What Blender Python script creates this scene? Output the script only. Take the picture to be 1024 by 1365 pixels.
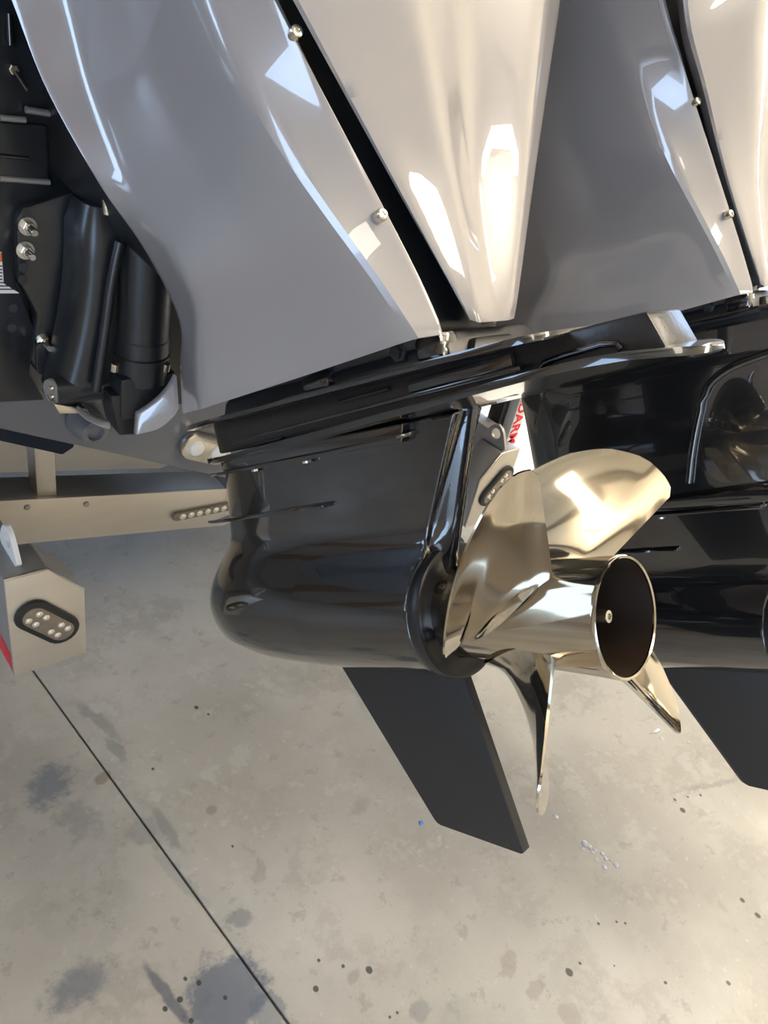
import bpy, bmesh, math, random
import numpy as np
from mathutils import Matrix, Vector

random.seed(4)
for o in list(bpy.data.objects):
    bpy.data.objects.remove(o)
scene = bpy.context.scene
COL = scene.collection
PI = math.pi

# ------------------------------------------------------------------ camera
FOC, CAM_H = 1025.0, 1.45


def unit(v):
    v = np.array(v, float)
    return v / np.linalg.norm(v)


DOWN = unit([-355, 1490, 1025])
RIGHT = unit([1284, -400, 1025])
RIGHT = unit(RIGHT - (RIGHT @ DOWN) * DOWN)
FORE = unit(-np.cross(DOWN, RIGHT))
CW = np.array([RIGHT, FORE, -DOWN])          # camera axes -> world axes
cam_data = bpy.data.cameras.new('camera')
cam = bpy.data.objects.new('camera', cam_data)
COL.objects.link(cam)
cam_data.sensor_fit = 'VERTICAL'
cam_data.sensor_height = 36.0
cam_data.lens = 36.0 * FOC / 1365.0
cam_data.clip_start = 0.02
m = Matrix.Identity(4)
for c, v in enumerate(([1, 0, 0], [0, -1, 0], [0, 0, -1])):
    w = CW @ np.array(v, float)
    for r in range(3):
        m[r][c] = w[r]
m[2][3] = CAM_H
cam.matrix_world = m
scene.camera = cam

# ------------------------------------------------------------------ world, sun, exposure
world = bpy.data.worlds.new('sky')
scene.world = world
world.use_nodes = True
bg = world.node_tree.nodes['Background']
bg.inputs[0].default_value = (0.52, 0.71, 1.0, 1)
bg.inputs[1].default_value = 6.2

sun_data = bpy.data.lights.new('sun', 'SUN')
sun_data.energy = 14.0
sun_data.angle = 0.01
sun_data.color = (1.0, 0.93, 0.82)
sun = bpy.data.objects.new('sun', sun_data)
COL.objects.link(sun)
sun.rotation_euler = Vector((-1.0, 0.08, -0.66)).to_track_quat('-Z', 'Y').to_euler()

vs = scene.view_settings
vs.view_transform = 'Standard'
vs.look = 'None'
vs.gamma = 1.0
vs.use_curve_mapping = False
vs.exposure = 0.08

# ------------------------------------------------------------------ frames
AFT = unit([1017, -81, -1025])
STB = unit(RIGHT - (RIGHT @ AFT) * AFT)
UPM = np.cross(AFT, STB)
RING = 0.99 * np.array([(590 - 512) / FOC, (812 - 682.5) / FOC, 1.0])
ML = np.array([STB, -AFT, UPM])              # camera axes -> motor axes (starboard, fore, up)


def ray(px, py):
    return np.array([(px - 512) / FOC, (py - 682.5) / FOC, 1.0])


def L(px, py, axis, val):
    """point of the motor frame on the plane coordinate[axis] = val"""
    d = ML @ ray(px, py)
    o = -ML @ RING
    return o + (val - o[axis]) / d[axis] * d


def Wd(px, py, axis, val):
    """point of the world on the plane coordinate[axis] = val"""
    d = CW @ ray(px, py)
    o = np.array([0, 0, CAM_H])
    return o + (val - o[axis]) / d[axis] * d


# ------------------------------------------------------------------ materials
def mat(name, col, rough=0.5, metal=0.0, coat=0.0, coat_rough=0.03, noise=0.0, nscale=20, bump=0.0, bscale=200, spec=0.5, col2=None, stretch=(1, 1, 1), ior=1.5, coat_ior=1.5):
    mt = bpy.data.materials.new(name)
    mt.use_nodes = True
    nt = mt.node_tree
    b = nt.nodes['Principled BSDF']
    b.inputs['Roughness'].default_value = rough
    b.inputs['Metallic'].default_value = metal
    b.inputs['Coat Weight'].default_value = coat
    b.inputs['Coat IOR'].default_value = coat_ior
    b.inputs['Coat Roughness'].default_value = coat_rough
    b.inputs['Specular IOR Level'].default_value = spec
    b.inputs['IOR'].default_value = ior
    tc = nt.nodes.new('ShaderNodeTexCoord')
    mp = nt.nodes.new('ShaderNodeMapping')
    mp.inputs['Scale'].default_value = stretch
    nt.links.new(tc.outputs['Object'], mp.inputs['Vector'])
    nz = nt.nodes.new('ShaderNodeTexNoise')
    nz.inputs['Scale'].default_value = nscale
    nz.inputs['Detail'].default_value = 4
    nt.links.new(mp.outputs[0], nz.inputs['Vector'])
    mix = nt.nodes.new('ShaderNodeMix')
    mix.data_type = 'RGBA'
    mix.inputs[6].default_value = (*col, 1)
    c2 = col2 if col2 else [c * (1 - noise) for c in col]
    mix.inputs[7].default_value = (*c2, 1)
    nt.links.new(nz.outputs[0], mix.inputs[0])
    nt.links.new(mix.outputs[2], b.inputs['Base Color'])
    if bump:
        n2 = nt.nodes.new('ShaderNodeTexNoise')
        n2.inputs['Scale'].default_value = bscale
        nt.links.new(mp.outputs[0], n2.inputs['Vector'])
        bp = nt.nodes.new('ShaderNodeBump')
        bp.inputs['Strength'].default_value = bump
        bp.inputs['Distance'].default_value = 0.002
        nt.links.new(n2.outputs[0], bp.inputs['Height'])
        nt.links.new(bp.outputs[0], b.inputs['Normal'])
    return mt


M = {}
M['grey'] = mat('grey_gelcoat', (0.345, 0.325, 0.325), 0.30, 0.1, 1.0, 0.012, 0.04, 6, coat_ior=1.85)
M['gloss'] = mat('gloss_black_paint', (0.010, 0.010, 0.011), 0.16, 0, 1.0, 0.02, 0.2, 30, 0.02, 25, coat_ior=1.7)
M['orange_peel'] = mat('textured_black_paint', (0.020, 0.016, 0.014), 0.34, 0, 0.15, 0.15, 0.4, 60, 0.25, 180)
M['satin'] = mat('satin_black', (0.013, 0.014, 0.016), 0.38, 0, 0.1, 0.3, 0.25, 40, 0.05, 300)
M['cast'] = mat('black_castings', (0.016, 0.018, 0.021), 0.34, 0, 0.25, 0.2, 0.25, 25, 0.06, 160)
M['skeg'] = mat('skeg_black', (0.020, 0.020, 0.021), 0.55, 0, 0, 0.3, 0.25, 15, 0.08, 350)
M['rubber'] = mat('black_rubber', (0.012, 0.012, 0.013), 0.5, 0, 0, 0.3, 0.2, 60)
M['steel'] = mat('polished_steel', (0.55, 0.50, 0.42), 0.085, 1.0, 0, 0.03, 0.06, 8, 0.03, 14)
M['bore'] = mat('dark_brown_bore', (0.035, 0.020, 0.012), 0.6, 0.3, 0, 0.03, 0.5, 18)  # dark brown for the hub bore and the discs on the hub
M['bolt'] = mat('stainless_bolt', (0.70, 0.66, 0.58), 0.22, 1.0, 0, 0.03, 0.15, 60)
M['alu'] = mat('mill_aluminium', (0.66, 0.61, 0.53), 0.42, 0.75, 0, 0.03, 0.16, 7, 0.05, 60, stretch=(1, 1, 5))
M['alu_dull'] = mat('dull_aluminium', (0.42, 0.41, 0.40), 0.5, 0.7, 0, 0.03, 0.25, 9, 0.05, 60)
M['weld'] = mat('weld_bead', (0.60, 0.56, 0.50), 0.3, 0.9, 0, 0.03, 0.3, 90, 0.5, 180)
M['hull'] = mat('hull_gelcoat', (0.14, 0.14, 0.145), 0.3, 0, 0.4, 0.1, 0.06, 5)
M['carpet'] = mat('bunk_carpet', (0.012, 0.017, 0.026), 0.95, 0, 0, 0.3, 0.4, 300, 0.5, 700)
M['white'] = mat('white_paint', (0.80, 0.79, 0.77), 0.4, 0, 0.2, 0.1, 0.05, 20)
M['red'] = mat('red_print', (0.70, 0.02, 0.04), 0.45, 0, 0, 0.3, 0.08, 20)
M['orange'] = mat('orange_print', (0.75, 0.16, 0.04), 0.45, 0, 0, 0.3, 0.08, 20)
M['ink_hole_shade'] = mat('black_print_hole_shade', (0.03, 0.03, 0.035), 0.6, 0, 0, 0.3, 0.1, 20)  # label print, also the painted shade inside bolt holes
M['lens'] = mat('smoked_lens', (0.20, 0.16, 0.11), 0.12, 0.1, 1.0, 0.05, 0.25, 60)
M['led'] = mat('led_reflector', (0.85, 0.80, 0.70), 0.12, 0.8, 0.5, 0.05, 0.1, 90)
M['frost'] = mat('frosted_lens', (0.72, 0.70, 0.64), 0.35, 0, 0.6, 0.1, 0.08, 50)
M['wall'] = mat('painted_wall', (0.80, 0.76, 0.66), 0.7, 0, 0, 0.3, 0.05, 2)
M['wallp'] = mat('lavender_wall', (0.62, 0.60, 0.62), 0.7, 0, 0, 0.3, 0.05, 2)
M['ceil'] = mat('ceiling_lining', (0.86, 0.80, 0.68), 0.7, 0, 0, 0.3, 0.05, 2)
M['beam'] = mat('steel_beam', (0.25, 0.23, 0.20), 0.5, 0.2, 0, 0.3, 0.1, 4)
M['timber'] = mat('pine_boards', (0.50, 0.30, 0.13), 0.5, 0, 0.2, 0.2, 0.3, 6, stretch=(6, 6, 0.6))
M['chip'] = mat('blue_chip', (0.06, 0.22, 0.65), 0.5, 0, 0, 0.3, 0.1, 40)
M['foil'] = mat('foil_scrap', (0.8, 0.8, 0.8), 0.25, 0.9, 0, 0.3, 0.2, 80)
drop = bpy.data.materials.new('water_bead')
drop.use_nodes = True
_b = drop.node_tree.nodes['Principled BSDF']
_b.inputs['Base Color'].default_value = (0.85, 0.87, 0.88, 1)
_b.inputs['Roughness'].default_value = 0.04
_b.inputs['Transmission Weight'].default_value = 0.6
_b.inputs['IOR'].default_value = 1.33
M['water'] = drop


def concrete():
    mt = bpy.data.materials.new('stained_concrete')
    mt.use_nodes = True
    nt = mt.node_tree
    N, K = nt.nodes, nt.links
    b = N['Principled BSDF']
    geo = N.new('ShaderNodeNewGeometry')
    P = geo.outputs['Position']

    def noise(scale, detail=5, rough=0.55, vec=P):
        n = N.new('ShaderNodeTexNoise')
        n.inputs['Scale'].default_value = scale
        n.inputs['Detail'].default_value = detail
        n.inputs['Roughness'].default_value = rough
        K.new(vec, n.inputs['Vector'])
        return n.outputs[0]

    def ramp(sock, lo, hi, a=0.0, c=1.0):
        r = N.new('ShaderNodeMapRange')
        r.interpolation_type = 'SMOOTHSTEP'
        r.inputs[1].default_value, r.inputs[2].default_value = lo, hi
        r.inputs[3].default_value, r.inputs[4].default_value = a, c
        K.new(sock, r.inputs[0])
        return r.outputs[0]

    def mixc(fac, a, c):
        x = N.new('ShaderNodeMix')
        x.data_type = 'RGBA'
        if isinstance(fac, float):
            x.inputs[0].default_value = fac
        else:
            K.new(fac, x.inputs[0])
        for i, s in ((6, a), (7, c)):
            if isinstance(s, tuple):
                x.inputs[i].default_value = (*s, 1)
            else:
                K.new(s, x.inputs[i])
        return x.outputs[2]

    def mth(op, a, c=None):
        x = N.new('ShaderNodeMath')
        x.operation = op
        for i, s in ((0, a), (1, c)):
            if s is None:
                continue
            if isinstance(s, (int, float)):
                x.inputs[i].default_value = s
            else:
                K.new(s, x.inputs[i])
        return x.outputs[0]

    col = mixc(ramp(noise(1.7, 6), 0.35, 0.65), (0.34, 0.32, 0.285), (0.45, 0.43, 0.39))
    col = mixc(mth('MULTIPLY', ramp(noise(5.5, 9, 0.68), 0.50, 0.60), 0.55), col, (0.29, 0.27, 0.235))
    col = mixc(mth('MULTIPLY', ramp(noise(11, 8, 0.7), 0.53, 0.62), 0.40), col, (0.47, 0.455, 0.415))
    col = mixc(mth('MULTIPLY', ramp(noise(20, 8, 0.72), 0.57, 0.64), 0.45), col, (0.25, 0.235, 0.21))
    col = mixc(mth('MULTIPLY', ramp(noise(90, 4, 0.7), 0.60, 0.72), 0.35), col, (0.20, 0.19, 0.17))
    col = mixc(mth('MULTIPLY', ramp(noise(55, 4, 0.6), 0.62, 0.72), 0.30), col, (0.58, 0.57, 0.53))
    warp = N.new('ShaderNodeTexNoise')
    warp.inputs['Scale'].default_value = 22
    warp.inputs['Detail'].default_value = 8
    warp.inputs['Roughness'].default_value = 0.72
    K.new(P, warp.inputs['Vector'])
    sub = N.new('ShaderNodeVectorMath')
    sub.operation = 'SUBTRACT'
    K.new(warp.outputs['Color'], sub.inputs[0])
    sub.inputs[1].default_value = (0.5, 0.5, 0.5)

    def stain(px, py, rx, ry, ang, tint, amount, wob=0.10, soft=0.5):
        """an ellipse on the floor with a ragged rim; radii in metres"""
        nonlocal col
        c = Wd(px, py, 2, 0.0)
        sc = N.new('ShaderNodeVectorMath')
        sc.operation = 'SCALE'
        K.new(sub.outputs[0], sc.inputs[0])
        sc.inputs['Scale'].default_value = wob
        ad = N.new('ShaderNodeVectorMath')
        ad.operation = 'ADD'
        K.new(P, ad.inputs[0])
        K.new(sc.outputs[0], ad.inputs[1])
        mp = N.new('ShaderNodeMapping')
        mp.vector_type = 'TEXTURE'
        mp.inputs['Location'].default_value = (c[0], c[1], 0)
        mp.inputs['Rotation'].default_value = (0, 0, ang)
        mp.inputs['Scale'].default_value = (rx, ry, 50)
        K.new(ad.outputs[0], mp.inputs['Vector'])
        ln = N.new('ShaderNodeVectorMath')
        ln.operation = 'LENGTH'
        K.new(mp.outputs[0], ln.inputs[0])
        f = ramp(ln.outputs['Value'], 1.0, 1.0 - soft)
        f = mth('MULTIPLY', f, amount * (0.78 if max(rx, ry) > 0.011 else 1.0))
        col = mixc(f, col, tint)

    BL, GR, OIL, BR = (0.07, 0.095, 0.15), (0.13, 0.15, 0.16), (0.02, 0.02, 0.02), (0.16, 0.135, 0.11)
    stain(300, 1325, 0.085, 0.075, 0.3, BL, 0.95, 0.12, 0.35)
    stain(355, 1345, 0.035, 0.04, 0.3, BL, 0.6, 0.08, 0.3)
    stain(225, 1330, 0.012, 0.09, 0.12, (0.03, 0.045, 0.09), 0.8, 0.02)
    stain(65, 1050, 0.07, 0.06, 0.8, BL, 0.75, 0.16, 0.6)
    stain(105, 1095, 0.05, 0.06, 0.2, GR, 0.5, 0.14, 0.6)
    stain(100, 1315, 0.07, 0.05, 0.0, BL, 0.7, 0.14, 0.7)
    stain(130, 960, 0.018, 0.10, 0.28, (0.12, 0.14, 0.14), 0.55, 0.05)
    stain(155, 1000, 0.015, 0.05, 0.1, (0.12, 0.14, 0.14), 0.6, 0.04)
    stain(222, 1105, 0.016, 0.075, 0.1, (0.12, 0.14, 0.14), 0.6, 0.05)
    stain(190, 1110, 0.03, 0.05, 0.4, GR, 0.45, 0.1)
    stain(240, 1170, 0.018, 0.09, 0.2, GR, 0.35, 0.06)
    stain(137, 1037, 0.022, 0.014, 0.5, BR, 0.8, 0.02, 0.3)
    stain(282, 1080, 0.014, 0.012, 0, (0.17, 0.155, 0.13), 0.7, 0.01, 0.3)
    stain(320, 1225, 0.022, 0.03, 0.4, (0.14, 0.155, 0.17), 0.7, 0.06, 0.4)
    stain(345, 1160, 0.04, 0.012, 0.9, BR, 0.35, 0.08)
    stain(480, 1075, 0.03, 0.02, 0.2, BR, 0.3, 0.08)
    stain(470, 1300, 0.02, 0.012, 0.2, BR, 0.4, 0.03)
    stain(680, 1285, 0.03, 0.02, 0.5, (0.30, 0.27, 0.23), 0.75, 0.06, 0.3)
    stain(715, 1318, 0.028, 0.014, 0.3, (0.30, 0.27, 0.23), 0.75, 0.06, 0.3)
    stain(760, 1352, 0.022, 0.028, 0.3, (0.30, 0.27, 0.23), 0.7, 0.05, 0.3)
    stain(950, 1045, 0.15, 0.012, -0.35, (0.20, 0.19, 0.17), 0.6, 0.06, 0.7)
    stain(670, 1120, 0.10, 0.03, 0.0, (0.28, 0.27, 0.23), 0.3, 0.12, 0.8)
    stain(560, 1345, 0.025, 0.02, 0.4, GR, 0.5, 0.06)
    stain(610, 1350, 0.04, 0.03, 0.0, (0.30, 0.32, 0.28), 0.5, 0.1)
    for px, py, r in ((759, 1296, .0085), (773, 1284, .0035), (887, 1310, .004), (798, 1231, .0035), (822, 1229, .003), (834, 1231, .003),
                      (492, 1293, .0075), (421, 1318, .006), (457, 1288, .004), (425, 1280, .0035), (262, 943, .006), (278, 952, .0035),
                      (910, 1080, .008), (900, 1066, .004), (934, 1060, .004), (917, 1062, .003), (971, 1310, .005), (819, 1287, .002),
                      (240, 1332, .006), (247, 1305, .004), (265, 1310, .005), (220, 1345, .005), (300, 1330, .004), (255, 1361, .005),
                      (204, 1025, .004), (310, 1128, .003), (990, 1200, .006), (1010, 1220, .007), (530, 1350, .003), (520, 1356, .003)):
        stain(px, py, r, r * 1.1, 0, OIL, 0.85, 0.006, 0.35)
    K.new(col, b.inputs['Base Color'])
    K.new(ramp(noise(4.0, 5), 0.3, 0.7, 0.30, 0.55), b.inputs['Roughness'])
    bp = N.new('ShaderNodeBump')
    bp.inputs['Strength'].default_value = 0.15
    bp.inputs['Distance'].default_value = 0.003
    K.new(noise(60, 6, 0.7), bp.inputs['Height'])
    K.new(bp.outputs[0], b.inputs['Normal'])
    return mt


M['concrete'] = concrete()


# ------------------------------------------------------------------ object helpers
def tag(o, label=None, cat=None, group=None, kind=None):
    for k, v in (('label', label), ('category', cat), ('group', group), ('kind', kind)):
        if v:
            o[k] = v
    return o


def empty(name, loc=(0, 0, 0), rot=None):
    o = bpy.data.objects.new(name, None)
    o.empty_display_size = 0.05
    COL.objects.link(o)
    mw = rot.to_4x4() if rot is not None else Matrix.Identity(4)
    mw.translation = loc
    o.matrix_world = mw
    return o


def obj_from(name, me, mt, parent=None):
    if isinstance(mt, str):
        mt = M[mt]
    if mt and not me.materials:
        me.materials.append(mt)
    o = bpy.data.objects.new(name, me)
    COL.objects.link(o)
    if parent:
        o.parent = parent
    return o


def finish(name, bm, mt, parent=None, smooth=True, angle=35):
    bmesh.ops.recalc_face_normals(bm, faces=bm.faces)
    me = bpy.data.meshes.new(name)
    bm.to_mesh(me)
    bm.free()
    if smooth:
        me.shade_smooth()
        me.set_sharp_from_angle(angle=math.radians(angle))
    return obj_from(name, me, mt, parent)


def bevel(bm, w, seg=2, angle=30):
    if w <= 0:
        return
    bm.normal_update()
    es = [e for e in bm.edges if len(e.link_faces) == 2 and e.calc_face_angle(0) > math.radians(angle)]
    if es:
        bmesh.ops.bevel(bm, geom=es, offset=w, segments=seg, affect='EDGES', profile=0.5, clamp_overlap=True)


def add_rings(bm, rings, close=True, caps=True):
    vs_ = [[bm.verts.new(p) for p in r] for r in rings]
    n = len(rings[0])
    for a, b in zip(vs_, vs_[1:]):
        for i in range(n if close else n - 1):
            j = (i + 1) % n
            bm.faces.new((a[i], a[j], b[j], b[i]))
    if caps and close:
        bm.faces.new(vs_[0])
        bm.faces.new(vs_[-1])
    return vs_


def loft(name, rings, mt, parent=None, bev=0.0, angle=35, caps=True, seg=2):
    bm = bmesh.new()
    add_rings(bm, rings, True, caps)
    bmesh.ops.recalc_face_normals(bm, faces=bm.faces)
    bevel(bm, bev, seg)
    return finish(name, bm, mt, parent, True, angle)


def prism(name, pts, axis, a, b, mt, parent=None, bev=0.0):
    """polygon of 2-D points in the two other axes, extruded from a to b"""
    def put(p, v):
        q = list(p)
        q.insert(axis, v)
        return q
    return loft(name, [[put(p, a) for p in pts], [put(p, b) for p in pts]], mt, parent, bev)


def box(name, lo, hi, mt, parent=None, bev=0.003):
    return prism(name, [(lo[0], lo[1]), (hi[0], lo[1]), (hi[0], hi[1]), (lo[0], hi[1])], 2, lo[2], hi[2], mt, parent, bev)


def frame_of(d):
    d = Vector(d).normalized()
    t = Vector((0, 0, 1)) if abs(d.z) < 0.9 else Vector((1, 0, 0))
    x = d.cross(t).normalized()
    return x, d.cross(x).normalized(), d


def lathe(name, prof, org, axis, mt, parent=None, n=32, angle=35, caps=True):
    """prof: (distance along axis, radius)"""
    x, y, d = frame_of(axis)
    org = Vector(org)
    rings = []
    for h, r in prof:
        rings.append([org + d * h + (x * math.cos(t) + y * math.sin(t)) * max(r, 1e-5) for t in np.linspace(0, 2 * PI, n, endpoint=False)])
    bm = bmesh.new()
    add_rings(bm, rings, True, caps)
    return finish(name, bm, mt, parent, True, angle)


def tube(name, pts, r, mt, parent=None, n=12):
    pts = [Vector(p) for p in pts]
    rs = r if isinstance(r, (list, tuple)) else [r] * len(pts)
    rings = []
    for i, p in enumerate(pts):
        d = (pts[min(i + 1, len(pts) - 1)] - pts[max(i - 1, 0)])
        x, y, d = frame_of(d)
        rings.append([p + (x * math.cos(t) + y * math.sin(t)) * rs[i] for t in np.linspace(0, 2 * PI, n, endpoint=False)])
    bm = bmesh.new()
    add_rings(bm, rings)
    return finish(name, bm, mt, parent, True, 60)


def catmull(pts, n):
    pts = [np.array(p, float) for p in pts]
    d = [0]
    for a, b in zip(pts, pts[1:]):
        d.append(d[-1] + np.linalg.norm(b - a))
    out = []
    for t in np.linspace(0, d[-1], n):
        i = min(max(int(np.searchsorted(d, t)) - 1, 0), len(pts) - 2)
        u = (t - d[i]) / max(d[i + 1] - d[i], 1e-9)
        h = d[i + 1] - d[i]
        def tan(k):
            a, b = max(k - 1, 0), min(k + 1, len(pts) - 1)
            return (pts[b] - pts[a]) / max(d[b] - d[a], 1e-9)
        m0, m1 = tan(i) * h, tan(i + 1) * h
        out.append((2*u**3-3*u*u+1)*pts[i] + (u**3-2*u*u+u)*m0 + (-2*u**3+3*u*u)*pts[i+1] + (u**3-u*u)*m1)
    return out


def sheet(name, cols, mt, parent=None, thick=0.006, bev=0.0015, angle=28, sign=1, n=28, sub=4, smooth_cols=()):
    """panel through a row of vertical polylines, given thickness"""
    C = [catmull(c, n) for c in cols]
    full = [C[0]]
    for a, b in zip(C, C[1:]):
        for k in range(1, sub + 1):
            full.append([p + (q - p) * (k / sub) for p, q in zip(a, b)])
    if smooth_cols:
        for _ in range(smooth_cols[0]):
            new = [full[0]] + [[(full[i-1][j] + 2 * full[i][j] + full[i+1][j]) / 4 for j in range(n)] for i in range(1, len(full) - 1)] + [full[-1]]
            full = new
    bm = bmesh.new()
    vv = [[bm.verts.new(p) for p in c] for c in full]
    fs = []
    for a, b in zip(vv, vv[1:]):
        for i in range(n - 1):
            fs.append(bm.faces.new((a[i], a[i+1], b[i+1], b[i]) if sign > 0 else (b[i], b[i+1], a[i+1], a[i])))
    bm.normal_update()
    nor = {v: v.normal.copy() for v in bm.verts}
    low = {v: bm.verts.new(v.co - nor[v] * thick) for v in list(nor)}
    for f in fs:
        bm.faces.new([low[v] for v in reversed(f.verts)])
    rim = [v for v in vv[0]] + [c[-1] for c in vv[1:]] + [v for v in reversed(vv[-1][:-1])] + [c[0] for c in reversed(vv[1:-1])]
    for a, b in zip(rim, rim[1:] + rim[:1]):
        bm.faces.new((b, a, low[a], low[b]))
    bmesh.ops.recalc_face_normals(bm, faces=bm.faces)
    bevel(bm, bev, 2, 60)
    return finish(name, bm, mt, parent, True, angle)


def copy_part(o, parent, name=None):
    c = o.copy()
    COL.objects.link(c)
    c.parent = parent
    return c


# ------------------------------------------------------------------ smooth solids from distance fields
def smin(a, b, k):
    h = np.clip(0.5 + 0.5 * (b - a) / k, 0, 1)
    return b * (1 - h) + a * h - k * h * (1 - h)


def field_mesh(name, fn, lo, hi, h, mt, parent=None):
    ax = [np.arange(lo[i], hi[i] + h, h) for i in range(3)]
    X, Y, Z = np.meshgrid(*ax, indexing='ij')
    V = fn(X, Y, Z)
    S = V < 0
    nx, ny, nz = (s - 1 for s in V.shape)
    acc = np.zeros((nx, ny, nz, 3))
    cnt = np.zeros((nx, ny, nz))
    G = np.stack([X, Y, Z], -1)
    corners = [(i, j, k) for i in (0, 1) for j in (0, 1) for k in (0, 1)]
    def sl(a, c):
        return a[c[0]:c[0] + nx, c[1]:c[1] + ny, c[2]:c[2] + nz]
    for c in corners:
        for axis in range(3):
            if c[axis]:
                continue
            d = list(c)
            d[axis] = 1
            va, vb = sl(V, c), sl(V, d)
            cross = (va < 0) != (vb < 0)
            t = np.where(cross, va / np.where(va == vb, 1, va - vb), 0)[..., None]
            p = sl(G, c) * (1 - t) + sl(G, d) * t
            acc += p * cross[..., None]
            cnt += cross
    on = cnt > 0
    idx = -np.ones(on.shape, int)
    idx[on] = np.arange(on.sum())
    P = acc[on] / cnt[on][:, None]
    e = h * 0.2
    for _ in range(4):
        v = fn(*P.T)
        g = np.stack([(fn(*(P + e * np.eye(3)[i]).T) - fn(*(P - e * np.eye(3)[i]).T)) / (2 * e) for i in range(3)], -1)
        step = v[:, None] * g / np.maximum((g * g).sum(-1), 0.05)[:, None]
        ln = np.linalg.norm(step, axis=1, keepdims=True)
        P = P - step * np.minimum(1, h * 0.5 / np.maximum(ln, 1e-9))
    faces = []
    for axis in range(3):
        a, b = [i for i in range(3) if i != axis]
        s0 = [slice(None)] * 3
        s1 = [slice(None)] * 3
        s0[axis], s1[axis] = slice(0, -1), slice(1, None)
        cr = S[tuple(s0)] != S[tuple(s1)]
        for i, j, k in np.argwhere(cr):
            q = [i, j, k]
            if q[a] < 1 or q[b] < 1 or q[a] >= on.shape[a] or q[b] >= on.shape[b]:
                continue
            f = []
            for da, db in ((1, 1), (0, 1), (0, 0), (1, 0)):
                r = list(q)
                r[a] -= da
                r[b] -= db
                f.append(int(idx[tuple(r)]))
            flip = bool(S[tuple(q)]) ^ (axis == 1)
            faces.append(f if flip else f[::-1])
    me = bpy.data.meshes.new(name)
    me.from_pydata(P.tolist(), [], faces)
    me.shade_smooth()
    return obj_from(name, me, mt, parent)


# ------------------------------------------------------------------ the room
XW0, XW1, YW0, YW1, CEIL = -3.0, 5.2, -5.0, 8.5, 4.2
floor = empty('floor')
tag(floor, kind='structure')
J0, J1 = Wd(45, 895, 2, 0.0), Wd(385, 1365, 2, 0.0)
jd = (J1 - J0) / (J1[1] - J0[1])
jx = lambda y: J0[0] + jd[0] * (y - J0[1])
g = 0.0022
box('floor_base', (XW0 - 2, YW0 - 2, -0.20), (XW1 + 4, YW1, -0.012), 'concrete', floor, 0)
prism('floor_slab', [(XW0 - 2, YW0 - 2), (jx(YW0 - 2) - g, YW0 - 2), (jx(YW1) - g, YW1), (XW0 - 2, YW1)], 2, -0.013, 0, 'concrete', floor, 0.002)
prism('floor_slab', [(jx(YW0 - 2) + g, YW0 - 2), (XW1 + 4, YW0 - 2), (XW1 + 4, YW1), (jx(YW1) + g, YW1)], 2, -0.013, 0, 'concrete', floor, 0.002)
tag(box('ceiling', (XW0, YW0, CEIL), (XW1, YW1, CEIL + 0.1), 'ceil', None, 0), kind='structure')
tag(box('wall_fore', (XW0, YW1, 0), (XW1, YW1 + 0.15, CEIL), 'wall', None, 0), kind='structure')


def wall_with_door(name, axis, at, th, lo, hi, d0, d1, dh, mt, wins=()):
    """a wall along one axis with an open overhead-door bay"""
    w = empty(name)
    tag(w, kind='structure')
    segs = [(lo, d0, 0, CEIL), (d0, d1, dh, CEIL)]
    cur = d1
    for w0, w1, z0, z1 in wins:
        segs += [(cur, w0, 0, CEIL), (w0, w1, 0, z0), (w0, w1, z1, CEIL)]
        cur = w1
    segs.append((cur, hi, 0, CEIL))
    for a, b, z0, z1 in segs:
        if b - a < 0.01:
            continue
        if axis == 0:
            box('wall_panel', (at, a, z0), (at + th, b, z1), mt, w, 0)
        else:
            box('wall_panel', (a, at, z0), (b, at + th, z1), mt, w, 0)
    ld = bpy.data.lights.new('door_portal', 'AREA')
    ld.shape = 'RECTANGLE'
    ld.size, ld.size_y = d1 - d0, dh
    ld.cycles.is_portal = True
    lo_ = bpy.data.objects.new('door_portal', ld)
    COL.objects.link(lo_)
    c = (d0 + d1) / 2
    lo_.location = (at + th / 2, c, dh / 2) if axis == 0 else (c, at + th / 2, dh / 2)
    inward = Vector((1 if at < 0 else -1, 0, 0)) if axis == 0 else Vector((0, 1 if at < 0 else -1, 0))
    lo_.rotation_euler = inward.to_track_quat('-Z', 'Y').to_euler()
    return w


wall_with_door('wall_port', 0, XW0 - 0.15, 0.15, YW0, YW1, -4.2, -1.3, 2.9, 'wallp', [(2.1, 3.2, 1.0, 2.6), (3.9, 4.9, 1.4, 2.6)])
wall_with_door('wall_starboard', 0, XW1, 0.15, YW0, YW1, 0.8, 4.8, 2.3, 'wall')
tag(box('wall_aft', (XW0, YW0 - 0.15, 0), (XW1, YW0, CEIL), 'wall', None, 0), kind='structure')
for i, y in enumerate((-3.2, -0.9, 1.6, 4.2, 6.6)):
    tag(box('trim_%d' % (i + 1), (XW0, y - 0.08, CEIL - 0.24), (XW1, y + 0.08, CEIL - 0.001), 'beam', None, 0.004), kind='structure')

for i, (y0, y1) in enumerate(((1.0, 1.5), (3.35, 3.75), (5.2, 5.9))):
    tag(box('trim_%d' % (i + 6), (XW0, y0, 0), (XW0 + 0.06, y1, CEIL - 0.3), 'timber', None, 0.004), kind='structure')
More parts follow.
